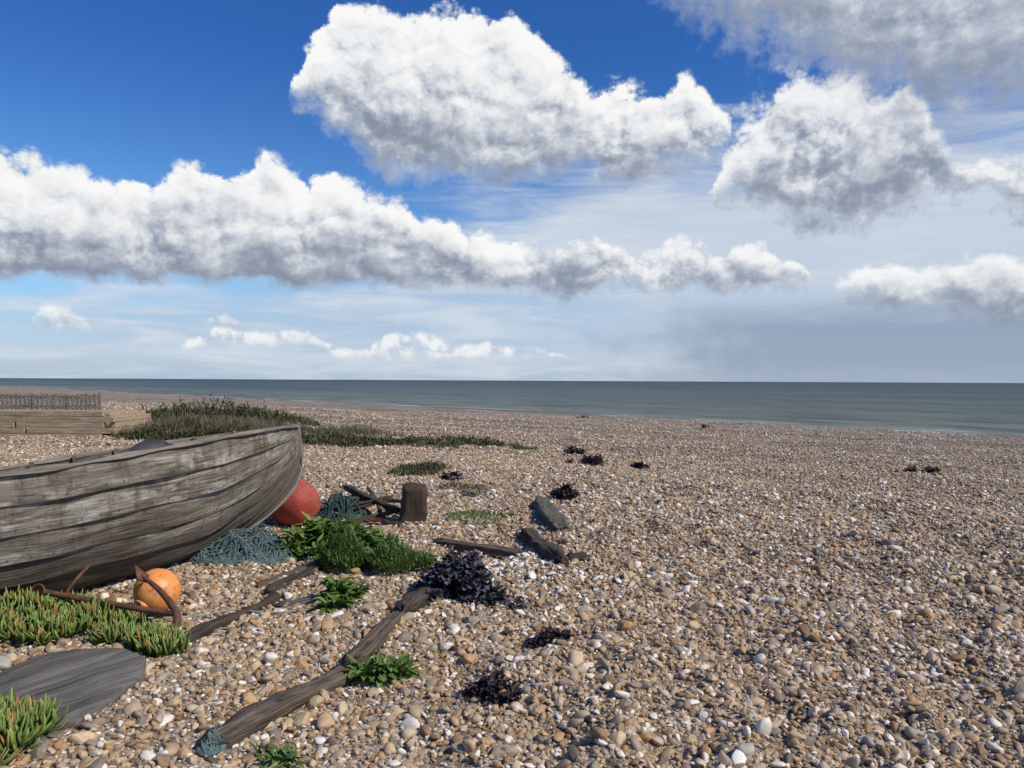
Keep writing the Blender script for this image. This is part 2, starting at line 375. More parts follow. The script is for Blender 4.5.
# ------------------------------------------------------------------ wood
def wood_mat(name, light, dark, coordattr=None, grain=30, brown=None, rough=.85, moss=None):
    m, nb, bs = material(name)
    if coordattr:
        co = nb.n('ShaderNodeAttribute', attribute_name=coordattr).outputs['Vector']
    else:
        co = nb.n('ShaderNodeTexCoord').outputs['Object']
    cx, cy, cz = nb.sep(co)
    gv = nb.comb(nb.m('MULTIPLY', cx, 1.6), nb.m('MULTIPLY', cy, grain), nb.m('MULTIPLY', cz, grain))
    g1, _ = nb.noise(gv, 1.0, 8, 0.65, 0.6)
    g2, _ = nb.noise(co, 3.0, 5, 0.6)
    gf = nb.noise(nb.comb(nb.m('MULTIPLY', cx, 6.0), nb.m('MULTIPLY', cy, grain*4), nb.m('MULTIPLY', cz, grain*4)), 1.0, 5, 0.6, 0.2)[0]
    c = nb.mix(nb.mr(g1, 0.36, 0.62), dark, light)
    c = nb.mix(nb.mr(gf, 0.5, 0.7, 0, .45), c, tuple(q*.45 for q in light))
    c = nb.mix(nb.mr(g2, 0.42, 0.7, 0, 0.6), c, tuple(a*.5+b*.4 for a, b in zip(light, dark)))
    if brown: c = nb.mix(nb.mr(nb.noise(co, 1.7, 4, .6)[0], 0.42, 0.62, 0, .75), c, brown)
    if moss:
        nz = nb.sep(nb.n('ShaderNodeNewGeometry').outputs['Normal'])[2]
        c = nb.mix(nb.m('MULTIPLY', nb.mr(nb.noise(co, 9, 5, .6)[0], .5, .6), nb.mr(nz, .3, .9, 0, .8)), c, moss)
    nb.put(bs.inputs['Base Color'], c); bs.inputs['Roughness'].default_value = rough
    bs.inputs['Specular IOR Level'].default_value = 0.25
    nb.put(bs.inputs['Normal'], nb.bump(nb.m('ADD', g1, nb.m('MULTIPLY', gf, .4)), 1.0, 0.02))
    return m, nb, bs, c, co
W_grey = wood_mat("weathered_timber", (.22, .175, .13), (.03, .024, .018), brown=(.10, .062, .037))[0]
W_dark = wood_mat("dark_timber", (.125, .10, .075), (.018, .014, .012), brown=(.065, .04, .026))[0]
W_moss = wood_mat("mossy_timber", (.19, .165, .135), (.035, .03, .025), moss=(.10, .11, .05))[0]
W_slab = wood_mat("slab_timber", (.20, .185, .165), (.05, .044, .038), grain=22)[0]
W_pale = wood_mat("pale_timber", (.50, .38, .25), (.24, .17, .11), grain=14)[0]
W_fence = wood_mat("fence_timber", (.34, .28, .21), (.15, .12, .09), grain=14)[0]

def timber(name, p0, p1, w, h, mat, z0=None, z1=None, rough=.18, taper=(1, 1), tilt=0, seed=0, nl=40, bend=0, crack=.8):
    up_ = z0 is not None
    p0 = Vector((*p0, (g(*p0) if z0 is None else z0))); p1 = Vector((*p1, (g(*p1) if z1 is None else z1)))
    L = (p1-p0).length; nc = 24; vs = []; fs = []; nl = max(nl, int(L*60)) if L > .4 else nl
    for i in range(nl+1):
        t = i/nl; a = (t-.5)*L
        tp = taper[0]*(1-t)+taper[1]*t
        endk = min(1, (.45 if crack > .3 else .85)+min(t, 1-t)*14)
        for j in range(nc):
            th = j/nc*2*math.pi; c, s = math.cos(th), math.sin(th)
            k = 1/max(abs(c), abs(s)); k = 1+(k-1)*.85
            q = Vector((a, c*k*w/2*tp, s*k*h/2*tp))
            nn = mnoise.noise(Vector((a*2.2, c*1.3+seed*3.7, s*1.3)))*rough*1.4+mnoise.noise(Vector((a*9, c*4+seed, s*4)))*rough*.8
            cr_ = mnoise.noise(Vector((a*1.1+seed, c*6, s*6+seed)))
            nn -= max(0, cr_-.1)*crack
            q.y *= (1+nn)*endk; q.z *= (1+nn)*(.5+.5*endk)
            q.x += mnoise.noise(Vector((c*3.5, s*3.5, seed)))*w*(1.0 if crack > .3 else .25)*(1 if i in (0, nl) else max(0, 1-min(i, nl-i)*.15))
            q.y += bend*math.sin(t*math.pi)+.025*mnoise.noise(Vector((a*1.8, seed, 3)))
            vs.append(q)
    for i in range(nl):
        for j in range(nc):
            k = (j+1) % nc; fs.append((i*nc+j, i*nc+k, (i+1)*nc+k, (i+1)*nc+j))
    fs.append(tuple(reversed(range(nc)))); fs.append(tuple(range(nl*nc, nl*nc+nc)))
    ob = np_mesh(name, vs, fs, mat)
    d = (p1-p0).normalized(); up = Vector((0, 0, 1)); yv = up.cross(d).normalized(); zv = d.cross(yv)
    M = Matrix((d, yv, zv)).transposed().to_4x4()
    ob.matrix_world = Matrix.Translation((p0+p1)/2+Vector((0, 0, h*(.22 if up_ else .12))))@M@Matrix.Rotation(tilt, 4, 'X')
    return ob
timber("driftwood_beam", (-1.30, 3.36), (-.86, 4.22), .14, .11, W_grey, seed=1, bend=.02, rough=.4)
timber("driftwood_beam", (-.90, 4.34), (-.74, 5.05), .12, .10, W_grey, seed=2, rough=.4)
timber("driftwood_beam", (-.70, 5.1), (-.58, 5.95), .14, .12, W_dark, seed=32, rough=.35)
timber("driftwood_beam", (-2.06, 4.42), (-1.70, 5.65), .09, .09, W_dark, seed=3, rough=.3)
timber("driftwood_beam", (-1.80, 5.75), (-1.50, 6.9), .09, .09, W_dark, seed=4, rough=.3)
timber("driftwood_plank", (-1.95, 5.95), (-1.62, 6.75), .07, .06, W_grey, seed=41, rough=.35)
timber("driftwood_plank", (-.72, 7.62), (.12, 6.98), .14, .07, W_grey, seed=5, rough=.3)
timber("driftwood_log", (.38, 10.1), (.50, 7.95), .22, .12, W_moss, seed=6, rough=.35, taper=(.8, 1))
timber("driftwood_log", (.13, 7.9), (.45, 6.55), .16, .13, W_dark, seed=7, rough=.35, taper=(1, .85))
timber("driftwood_chunk", (.50, 6.72), (.64, 6.70), .11, .10, W_dark, seed=8, nl=12)
timber("wooden_post_stump", (-1.105, 8.60), (-1.085, 8.6), .24, .26, W_dark, z0=-.08, z1=.36, seed=9, rough=.16, nl=24, tilt=.25, crack=.2)
timber("driftwood_plank", (-2.05, 9.5), (-1.30, 8.75), .09, .07, W_dark, z0=.26, z1=.10, seed=10, rough=.5)
timber("driftwood_plank", (-2.1, 8.9), (-1.4, 9.1), .08, .06, W_dark, z0=.05, z1=.2, seed=11, rough=.5)
timber("driftwood_branch", (-1.95, 9.1), (-1.25, 9.3), .045, .04, W_dark, z0=.20, z1=.12, seed=21, rough=.5, bend=.06)
timber("driftwood_branch", (-1.8, 8.6), (-1.2, 8.9), .04, .035, W_grey, z0=.02, z1=.12, seed=22, rough=.5, bend=-.05)
timber("driftwood_branch", (-1.75, 9.4), (-1.45, 8.6), .04, .035, W_dark, z0=.28, z1=.04, seed=23, rough=.5, bend=.04)
timber("driftwood_chunk", (-1.44, 8.0), (-1.30, 7.95), .13, .14, W_pale, seed=12, nl=12, rough=.4)
timber("driftwood_chunk", (-.64, 10.4), (-.50, 10.35), .12, .14, W_slab, seed=13, nl=12)
timber("driftwood_plank", (-1.65, 5.45), (-1.35, 5.6), .15, .04, W_slab, seed=14, nl=12)
timber("driftwood_plank", (-.55, 6.5), (-.15, 6.2), .06, .05, W_grey, seed=15, nl=12)

def slab():
    out = []
    ctrl = [(-2.05, 4.31), (-1.95, 4.12), (-1.96, 3.85), (-2.0, 3.58), (-2.09, 3.41), (-2.24, 3.46), (-2.45, 3.66), (-2.62, 3.88), (-2.62, 4.12), (-2.48, 4.30), (-2.27, 4.38)]
    n = len(ctrl)
    for i in range(n):
        p = [Vector(ctrl[(i+k) % n]) for k in (-1, 0, 1, 2)]
        for t in (0, .25, .5, .75):
            out.append(0.5*((2*p[1])+(p[2]-p[0])*t+(2*p[0]-5*p[1]+4*p[2]-p[3])*t*t+(-p[0]+3*p[1]-3*p[2]+p[3])*t**3))
    out = out[::-1]
    c = sum(out, Vector((0, 0)))/len(out); vs = []; fs = []; rings = [(1, -.08), (1.0, .03), (.985, .047), (.94, .055), (.7, .059), (.4, .061), (.15, .062)]
    m = len(out)
    for k, zz in rings:
        for i, p in enumerate(out):
            q = c+(p-c)*k*(1+.06*mnoise.noise(Vector((p.x*8, p.y*8, 1))))
            vs.append((q.x-c.x, q.y-c.y, zz+.012*mnoise.noise(Vector((q.x*5, q.y*5, zz)))))
    for a in range(len(rings)-1):
        for i in range(m):
            j = (i+1) % m; fs.append((a*m+i, a*m+j, (a+1)*m+j, (a+1)*m+i))
    fs.append(tuple(range((len(rings)-1)*m, len(rings)*m)))
    o = np_mesh("wooden_slab", vs, fs, W_slab)
    R_ = Matrix.Rotation(math.radians(58), 4, 'Z')
    o.data.transform(R_.inverted()); o.matrix_world = Matrix.Translation((c.x+.02, c.y-.06, .02))@Matrix.Rotation(math.radians(3), 4, 'Y')@Matrix.Rotation(math.radians(4), 4, 'X')@R_
slab()

# ------------------------------------------------------------------ boat
K = 7
hull_m, nb, bs, c0, co = wood_mat("hull_planking", (.31, .275, .225), (.06, .047, .035), 'bc', grain=26)
cx, cy, cz = nb.sep(co)
pt, _ = nb.noise(nb.comb(nb.m('MULTIPLY', cx, 1.6), nb.m('MULTIPLY', cy, 12.0), 5.0), 1.0, 8, .75, .4)
paint = nb.mix(nb.mr(pt, .51, .58, 0, .65), c0, (.46, .43, .38))
stain, _ = nb.noise(nb.comb(nb.m('MULTIPLY', cx, 5.0), nb.m('MULTIPLY', cy, 2.5), 9.0), 1.0, 8, .75, .3)
paint = nb.mix(nb.mr(stain, .49, .62, 0, .8), paint, (.085, .058, .038))
streak, _ = nb.noise(nb.comb(nb.m('MULTIPLY', cx, 2.0), nb.m('MULTIPLY', cy, 45.0), 2.0), 1.0, 6, .7, .2)
paint = nb.mix(nb.mr(streak, .54, .62, 0, .75), paint, (.05, .036, .026))
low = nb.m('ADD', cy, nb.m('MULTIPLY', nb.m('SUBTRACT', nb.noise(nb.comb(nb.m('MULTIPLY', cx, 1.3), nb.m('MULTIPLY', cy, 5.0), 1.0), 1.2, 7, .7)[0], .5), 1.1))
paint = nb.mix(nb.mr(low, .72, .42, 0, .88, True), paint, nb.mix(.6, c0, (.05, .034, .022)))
sg = nb.m('FRACT', nb.m('MULTIPLY', cy, float(K)))
paint = nb.mix(nb.mr(sg, .0, .045, .9, 0), paint, (.02, .016, .013))  # dark strake joints, with the seam shade put into the colour
nx_ = nb.m('SUBTRACT', nb.m('FRACT', nb.m('MULTIPLY', cx, 7.0)), .5); ny_ = nb.m('MULTIPLY', nb.m('SUBTRACT', sg, .16), 1.1)
nd_ = nb.m('SQRT', nb.m('ADD', nb.m('MULTIPLY', nx_, nx_), nb.m('MULTIPLY', ny_, ny_)))
paint = nb.mix(nb.mr(nd_, .045, .075, .6, 0), paint, (.05, .028, .018))
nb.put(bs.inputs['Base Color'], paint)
rail_m = wood_mat("rail_timber", (.29, .255, .21), (.055, .044, .034), 'bc', grain=20)[0]
boat = bpy.data.objects.new("rowing_boat", None); scene.collection.objects.link(boat)
LB = 5.4
A = [0, .1, .25, .5, .9, 1.4, 2, 3, 4, 5.4]
KZ = [.66, .50, .39, .26, .12, .03, -.01, -.03, -.02, .05]
HB = [0.02, .10, .22, .38, .57, .73, .85, .93, .90, .66]
SH = [1.11, 1.11, 1.11, 1.10, 1.075, 1.04, .99, .905, .87, .88]
def sm_interp(a, V):
    return sum(np.interp(np.clip(a+d, 0, LB), A, V)*w for d, w in ((-.1, .25), (0, .5), (.1, .25))) if a > .12 else np.interp(a, A, V)
_cache = {}
def section(a, gg, off=0):
    key = round(a, 4)
    if key not in _cache: _cache[key] = (float(sm_interp(a, HB)), float(sm_interp(a, KZ)), float(sm_interp(a, SH)))
    b, k, s = _cache[key]
    fl = min(1, a/1.6)
    def pt(q):
        f = (1-fl)*q**.85+fl*math.sin(q*math.pi/2)**.85
        h = (1-fl)*q+fl*(1-math.cos(q*math.pi/2))**.95
        return b*f, k+(s-k)*h
    q0, q1 = max(0, gg-.02), min(1, gg+.02)
    p, pa, pb = pt(gg), pt(q0), pt(q1)
    tx, tz = pb[0]-pa[0], pb[1]-pa[1]; l = math.hypot(tx, tz) or 1
    if a < .02: nx, nz = 1, 0
    else: nx, nz = tz/l, -tx/l
    return p[0]+nx*off, p[1]+nz*off
NS = 80; vs = []; fs = []; bc = []
for side in (1, -1):
    for k in range(K):
        rows = [(k/K, .0, k), (k/K, .024, k)]
        r2 = [(k/K+j/5*(1/K), .024*(1-j/5)+.003, k) for j in range(6)]
        for rr in (rows, r2):
            base = len(vs)
            for i in range(NS+1):
                a = LB*(i/NS)**1.25
                for (gg, off, kk) in rr:
                    wob = .02*mnoise.noise(Vector((a*1.8, k*2.1, side)))
                    g2_ = gg+(.006*mnoise.noise(Vector((a*2.5, k*5.1, side+4))) if 0 < gg < 1 and gg == k/K else 0)
                    p, z_ = section(a, g2_, off+wob*(1 if a > .3 else a*3))
                    vs.append((a, side*p, z_)); bc.append((a+k*3.3+side, min(gg+.0005, .9999), k*1.7))
            m = len(rr)
            for i in range(NS):
                for j in range(m-1):
                    q = (base+i*m+j, base+i*m+j+1, base+(i+1)*m+j+1, base+(i+1)*m+j)
                    fs.append(q if side == 1 else q[::-1])
bc = [(b_[0], b_[1]-(.004 if abs(b_[1]*K-round(b_[1]*K)) < .02 and round(b_[1]*K) > round(b_[2]/1.7) else 0), b_[2]) for b_ in bc]
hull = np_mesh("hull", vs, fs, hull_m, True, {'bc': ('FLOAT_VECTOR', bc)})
def sweep(name, path, w, h, mat, closed=False, jit=0):
    vs, fs, bc = [], [], []
    for i, p in enumerate(path):
        p = Vector(p); t = (Vector(path[min(i+1, len(path)-1)])-Vector(path[max(i-1, 0)])).normalized()
        sd_ = t.cross(Vector((0, 0, 1))); sd_ = sd_.normalized() if sd_.length > .2 else Vector((0, 1, 0)); up = sd_.cross(t)
        j = jit*mnoise.noise(p*3)
        for a, b in ((-1, -.8), (-.8, -1), (.8, -1), (1, -.8), (1, .8), (.8, 1), (-.8, 1), (-1, .8)):
            q = p+sd_*a*(w/2+j)+up*b*(h/2+j); vs.append(q); bc.append((i*.07, a*w/2, b*h/2))
    for i in range(len(path)-1):
        for j in range(8):
            k = (j+1) % 8; fs.append((i*8+j, i*8+k, (i+1)*8+k, (i+1)*8+j))
    fs.append(tuple(reversed(range(8)))); fs.append(tuple(range(len(vs)-8, len(vs))))
    return np_mesh(name, vs, fs, mat, False, {'bc': ('FLOAT_VECTOR', bc)})
kids = [hull]
for sidx, side in enumerate((1, -1)):
    pth = []
    for i in range(61):
        a = LB*i/60; p, z_ = section(a, 1.0, .02); pth.append((a, side*p, z_+.004))
    kids.append(sweep("gunwale_%d" % (sidx+1), pth, .035, .03, rail_m, jit=.014))
    pth = []
    for i in range(61):
        a = LB*i/60; p, z_ = section(a, 1.0, -.05); pth.append((a+.05, side*max(p, .005), z_-.10))
    kids.append(sweep("inwale_%d" % (sidx+1), pth, .03, .05, rail_m))
kp = [(-.03, 0, 1.15), (-.035, 0, 1.0), (-.035, 0, .80), (-.02, 0, .64), (.09, 0, .48)]+[(a, 0, float(sm_interp(a, KZ))-.02) for a in np.linspace(.25, LB, 40)]
kids.append(sweep("stem_and_keel", kp, .045, .05, rail_m, jit=.012))
for i in range(14):
    a = .5+i*.35; pth = []
    for j in range(-10, 11):
        gg = abs(j)/10; p, z_ = section(a, gg, -.02); pth.append((a, (1 if j >= 0 else -1)*p, z_))
    vs_, fs_ = [], []
    for q in pth:
        for da, dz_ in ((-.02, 0), (.02, 0), (.02, .03), (-.02, .03)): vs_.append((q[0]+da, q[1]*.985, q[2]+dz_-.01))
    for j in range(20):
        for k in range(4):
            l = (k+1) % 4; fs_.append((j*4+k, j*4+l, (j+1)*4+l, (j+1)*4+k))
    kids.append(np_mesh("rib_%d" % (i+1), vs_, fs_, W_grey, False))
for i, a in enumerate((1.8, 2.9, 4.1)):
    p, z_ = section(a, .85, -.03); kids.append(sweep("thwart_%d" % (i+1), [(a, -p, z_-.08), (a, -p*.3, z_-.08), (a, p*.3, z_-.08), (a, p, z_-.08)], .22, .03, rail_m))
tv = []
for j in range(-12, 13):
    p, z_ = section(LB-.01, abs(j)/12, 0); tv.append((LB-.01, (1 if j >= 0 else -1)*p, z_))
kids.append(np_mesh("transom", tv+[(q[0]-.04, q[1], q[2]) for q in tv], [tuple(range(25)), tuple(range(49, 24, -1))], rail_m, False))
for k_ in kids: k_.parent = boat
d = Vector((-.50, -.866, 0)); yv = Vector((.866, -.50, 0))
M = Matrix(((d.x, yv.x, 0), (d.y, yv.y, 0), (0, 0, 1)))
if M.determinant() < 0:
    for k_ in kids:
        k_.data.transform(Matrix.Scale(-1, 4, Vector((0, 1, 0)))); k_.data.flip_normals()
    M = Matrix(((d.x, -yv.x, 0), (d.y, -yv.y, 0), (0, 0, 1)))
    heel = Matrix.Rotation(math.radians(-7), 4, 'X')
else:
    heel = Matrix.Rotation(math.radians(7), 4, 'X')
boat.matrix_world = Matrix.Translation((-2.17, 8.1, 0.0))@M.to_4x4()@heel
print("t boat", time.time()-T0)

# ------------------------------------------------------------------ buoys
def plastic(name, col, col2, rough=.45, sc=4):
    m, nb, bs = material(name); o = nb.n('ShaderNodeTexCoord').outputs['Object']
    a = nb.noise(o, sc, 6, .65)[0]; b = nb.noise(o, sc*6, 5, .6)[0]
    c = nb.mix(nb.mr(a, .42, .65), col, col2); c = nb.mix(nb.mr(b, .54, .7, 0, .7), c, tuple(q*.35 for q in col))
    c = nb.mix(nb.mr(nb.noise(o, sc*2.2, 6, .7)[0], .54, .66, 0, .6), c, (.12, .085, .06))
    nb.put(bs.inputs['Base Color'], c); bs.inputs['Roughness'].default_value = rough
    nb.put(bs.inputs['Normal'], nb.bump(b, .25, .01)); return m
def revolve(name, prof, mat, seg=40):
    vs, fs = [], []
    for r_, z_ in prof:
        for j in range(seg):
            t = j/seg*2*math.pi; vs.append((r_*math.cos(t), r_*math.sin(t), z_))
    for i in range(len(prof)-1):
        for j in range(seg):
            k = (j+1) % seg; fs.append((i*seg+j, i*seg+k, (i+1)*seg+k, (i+1)*seg+j))
    fs.append(tuple(reversed(range(seg)))); fs.append(tuple(range((len(prof)-1)*seg, len(prof)*seg)))
    return np_mesh(name, vs, fs, mat)
def buoy(name, R, loc, rotv, mat, mat2, sag=0):
    prof = [(R*math.sin(t), -R*math.cos(t)) for t in np.linspace(.02, math.pi-.32, 30)]
    zt = prof[-1][1]; rt = prof[-1][0]
    prof += [(rt*.98, zt+.012), (rt*.62, zt+.03), (rt*.6, zt+.085), (rt*.45, zt+.10), (rt*.4, zt+.06)]
    o = revolve(name, prof, mat)
    for v in o.data.vertices:
        n_ = mnoise.noise(v.co*3/R*.4)*sag
        v.co *= (1+n_)
    rg = revolve("collar", [(R*.36, zt-.02), (R*.40, zt-.005), (R*.38, zt+.012), (R*.3, zt+.02)], mat2); rg.parent = o
    o.matrix_world = Matrix.Translation(loc)@Matrix.Rotation(rotv[1], 4, 'Y')@Matrix.Rotation(rotv[0], 4, 'X')
    return o
OR = plastic("orange_plastic", (.80, .27, .06), (.74, .36, .14)); RD = plastic("red_faded_plastic", (.34, .042, .025), (.38, .10, .06), .7); BK = plastic("dark_rubber", (.03, .03, .03), (.05, .05, .05), .7)
buoy("orange_buoy", .150, (-2.42, 5.28, .150), (2.3, .6), OR, OR)
buoy("red_buoy", .28, (-2.40, 8.5, .26), (-.5, -.9), RD, BK, .14)
fd = buoy("black_fender", .12, (-3.10, 6.62, .93), (0, 0), BK, BK, .08)
fd.matrix_world = Matrix.Translation((-3.10, 6.62, .955))@Matrix.Rotation(math.radians(60), 4, 'Z')@Matrix.Rotation(math.radians(82), 4, 'Y')@Matrix.Diagonal((1, 1, 1.7, 1))

# ------------------------------------------------------------------ anchor
rust, nb, bs = material("rusty_iron"); o_ = nb.n('ShaderNodeTexCoord').outputs['Object']
ra = nb.noise(o_, 14, 7, .7)[0]
nb.put(bs.inputs['Base Color'], nb.ramp(ra, [(.3, (.03, .016, .011)), (.5, (.11, .045, .024)), (.7, (.20, .085, .04))])); bs.inputs['Roughness'].default_value = .9
nb.put(bs.inputs['Normal'], nb.bump(ra, .8, .01))
def tube(name, splines, rad, mat, taper=None, cyc=False, res=3):
    cu = bpy.data.curves.new(name, 'CURVE'); cu.dimensions = '3D'; cu.bevel_depth = rad; cu.bevel_resolution = res; cu.use_fill_caps = True
    for s in splines:
        sp = cu.splines.new('POLY'); sp.points.add(len(s)-1)
        for i, p in enumerate(s):
            sp.points[i].co = (*p, 1); sp.points[i].radius = taper(i/(len(s)-1)) if taper else 1
        sp.use_cyclic_u = cyc
    ob = bpy.data.objects.new(name, cu); scene.collection.objects.link(ob); cu.materials.append(mat); return ob
def cr(pts, n=10):
    pts = [Vector(p) for p in pts]; out = []
    e = [pts[0]*2-pts[1]]+pts+[pts[-1]*2-pts[-2]]
    for i in range(1, len(e)-2):
        p = e[i-1:i+3]
        for k in range(n):
            t = k/n; out.append(0.5*((2*p[1])+(p[2]-p[0])*t+(2*p[0]-5*p[1]+4*p[2]-p[3])*t*t+(-p[0]+3*p[1]-3*p[2]+p[3])*t**3))
    out.append(pts[-1]); return out
anc = bpy.data.objects.new("rusty_anchor", None); scene.collection.objects.link(anc)
ak = []
ak.append(tube("shank", [cr([(-3.05, 5.05, .20), (-2.75, 5.02, .16), (-2.4, 4.97, .12), (-2.13, 4.92, .10)])], .019, rust))
ak.append(tube("arms", [cr([(-2.44, 5.10, .30), (-2.28, 5.02, .22), (-2.14, 4.93, .11), (-2.10, 4.82, .04), (-2.16, 4.72, .03), (-2.26, 4.66, .06)])], .028, rust, lambda t: 1-abs(t-.5)*1.1))
ak.append(tube("stock", [cr([(-2.98, 5.0, .03), (-2.92, 5.12, .22), (-2.86, 5.25, .34)])], .011, rust))
ak.append(tube("ring", [[(-3.1+.045*math.cos(t), 5.05+.02*math.sin(t), .2+.045*math.sin(t)) for t in np.linspace(0, 6.28, 20)]], .007, rust))
for i, (c_, dv) in enumerate((((-2.44, 5.10, .30), Vector((-.5, .2, .5))), ((-2.26, 4.66, .06), Vector((-.6, -.3, .2))))):
    dv.normalize(); n1 = dv.cross(Vector((0, 0, 1))).normalized(); n2 = dv.cross(n1); c_ = Vector(c_)
    q = [c_+dv*.09, c_+n1*.05-dv*.02, c_-dv*.06, c_-n1*.05-dv*.02]; vv = [p+n2*.006 for p in q]+[p-n2*.006 for p in q]
    ak.append(np_mesh("fluke_%d" % (i+1), vv, [(0, 1, 2, 3), (7, 6, 5, 4), (0, 4, 5, 1), (1, 5, 6, 2), (2, 6, 7, 3), (3, 7, 4, 0)], rust, False))
for k_ in ak: k_.parent = anc
lk = []
cp = cr([(-1.75, 8.35, .05), (-1.5, 8.5, .06), (-1.35, 8.45, .04), (-1.15, 8.38, .03), (-.9, 8.35, .03), (-.8, 8.3, .03)], 8)
for i in range(0, len(cp)-1):
    c_ = cp[i]; t_ = (cp[i+1]-cp[i]).normalized(); a_ = t_.cross(Vector((0, 0, 1))).normalized(); b_ = t_.cross(a_)
    w_ = a_ if i % 2 else b_
    lk.append([c_+t_*.032*math.cos(t)+w_*.018*math.sin(t) for t in np.linspace(0, 5.9, 12)])
tube("rusty_chain", lk, .006, rust, None, True, 1)

# ------------------------------------------------------------------ ropes
def rope_mat(name, c1, c2):
    m, nb, bs = material(name); o = nb.n('ShaderNodeNewGeometry').outputs['Position']
    a = nb.noise(o, 25, 5, .6)[0]; nb.put(bs.inputs['Base Color'], nb.mix(nb.mr(a, .4, .6), c1, c2)); bs.inputs['Roughness'].default_value = .9
    nb.put(bs.inputs['Normal'], nb.bump(nb.noise(o, 220, 3, .6)[0], .8, .004)); return m
teal = rope_mat("teal_rope", (.05, .10, .105), (.14, .18, .165)); grn = rope_mat("green_rope", (.022, .06, .055), (.05, .095, .085)); palr = rope_mat("pale_rope", (.35, .38, .36), (.2, .27, .28))
def tangle(name, c, rx, ry, h, n, rad, mat, ang=0, seed=0):
    R = random.Random(seed); sp = []
    for _ in range(n):
        q = []; u_, v_ = R.uniform(-.8, .8), R.uniform(-.8, .8); hd = R.uniform(0, 6.28); ww = R.uniform(-.6, .6)
        zz = R.random()
        for i in range(60):
            hd += R.gauss(ww*.3, .28); u_ += .05*math.cos(hd)/max(rx, .1)*.5; v_ += .05*math.sin(hd)/max(ry, .1)*.5
            rr = math.hypot(u_, v_)
            if rr > 1: u_ /= rr; v_ /= rr; hd += 1.5
            X_ = u_*rx; Y_ = v_*ry; xx = c[0]+X_*math.cos(ang)-Y_*math.sin(ang); yy = c[1]+X_*math.sin(ang)+Y_*math.cos(ang)
            hh = h*max(0, 1-rr**2)**.6*(1+.9*mnoise.noise(Vector((xx*5, yy*5, 2))))
            q.append((xx, yy, g(xx, yy)+.01+hh*(zz*.8+.2*math.sin(i*.3+zz*9))))
        sp.append(cr(q[::2], 4))
    return tube(name, sp, rad, mat, res=2)
tangle("fishing_net_heap", (-2.36, 6.85), .52, .33, .22, 210, .0045, teal, .35, 1)
tangle("rope_heap", (-2.0, 9.1), .34, .3, .30, 60, .007, grn, 0, 2)
tangle("rope_coil", (-1.30, 3.42), .07, .14, .07, 18, .005, teal, 0, 3)
tube("pale_rope_length", [cr([(-2.35, 5.0, .05), (-2.1, 5.1, .03), (-1.9, 5.25, .03), (-1.6, 5.2, .03), (-1.3, 5.3, .03)], 8)], .005, palr)

# ------------------------------------------------------------------ plants
def leaf_mat(name, base, tip, var=.4, rough=.5, trans=.15, alt=None):
    m, nb, bs = material(name)
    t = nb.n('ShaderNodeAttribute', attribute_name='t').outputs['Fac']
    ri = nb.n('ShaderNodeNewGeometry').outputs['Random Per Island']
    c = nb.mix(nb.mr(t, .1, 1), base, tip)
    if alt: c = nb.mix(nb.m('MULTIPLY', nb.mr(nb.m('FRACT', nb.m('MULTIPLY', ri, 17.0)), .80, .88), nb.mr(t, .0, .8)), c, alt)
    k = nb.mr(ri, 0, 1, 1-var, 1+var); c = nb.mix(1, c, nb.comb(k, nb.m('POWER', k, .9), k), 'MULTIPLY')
    nb.put(bs.inputs['Base Color'], c); bs.inputs['Roughness'].default_value = rough; bs.inputs['Specular IOR Level'].default_value = .3
    tr = nb.n('ShaderNodeBsdfTranslucent'); nb.put(tr.inputs[0], c)
    mx = nb.n('ShaderNodeMixShader'); mx.inputs[0].default_value = trans
    out = m.node_tree.nodes['Material Output']
    m.node_tree.links.new(bs.outputs[0], mx.inputs[1]); m.node_tree.links.new(tr.outputs[0], mx.inputs[2]); m.node_tree.links.new(mx.outputs[0], out.inputs[0])
    return m
class Leaves:
    def __init__(s): s.v = []; s.f = []; s.t = []
    def leaf(s, p, azm, elev, L, w, droop=.8, segs=5, cross=3, fold=.25, crinkle=0, shape='leaf', sd_=0):
        b = len(s.v); p = Vector(p); e = elev; pos = p.copy(); st = L/segs
        for i in range(segs+1):
            t = i/segs
            dirv = Vector((math.cos(azm)*math.cos(e), math.sin(azm)*math.cos(e), math.sin(e)))
            sv = Vector((-math.sin(azm), math.cos(azm), 0)); nv = dirv.cross(sv)
            if shape == 'leaf': ww = w*(math.sin(math.pi*min(1, t*.93+.05))**.8)
            elif shape == 'blade': ww = w*(1-t)**.6
            else: ww = w*(1-t**3)*(.8+.4*t)
            if shape == 'tri':
                for j in range(3):
                    th = j/3*2*math.pi+.5; s.v.append(pos+(sv*math.cos(th)+nv*math.sin(th))*ww*.5); s.t.append(t)
            else:
                for j in range(cross):
                    q = (j/(cross-1)-.5)*2
                    o = sv*q*ww/2-nv*(-abs(q)*fold*ww)
                    if crinkle: o += nv*crinkle*abs(q)*math.sin(i*2.3+j*3.1+sd_)*L+sv*crinkle*.5*q*math.cos(i*3.3+sd_)*L
                    s.v.append(pos+o); s.t.append(t)
            pos = pos+dirv*st; e -= droop/segs
        cn = 3 if shape == 'tri' else cross
        for i in range(segs):
            for j in range(cn if shape == 'tri' else cn-1):
                a = b+i*cn+j; a2 = b+i*cn+(j+1) % cn; s.f.append((a, a2, a2+cn, a+cn))
    def make(s, name, mat, smooth=True):
        return np_mesh(name, np.array([tuple(q) for q in s.v]), np.array(s.f), mat, smooth, {'t': ('FLOAT', s.t)})
M_leaf = leaf_mat("green_leaf", (.06, .115, .02), (.15, .24, .05)); M_fine = leaf_mat("fine_green_leaf", (.05, .10, .02), (.14, .23, .05))
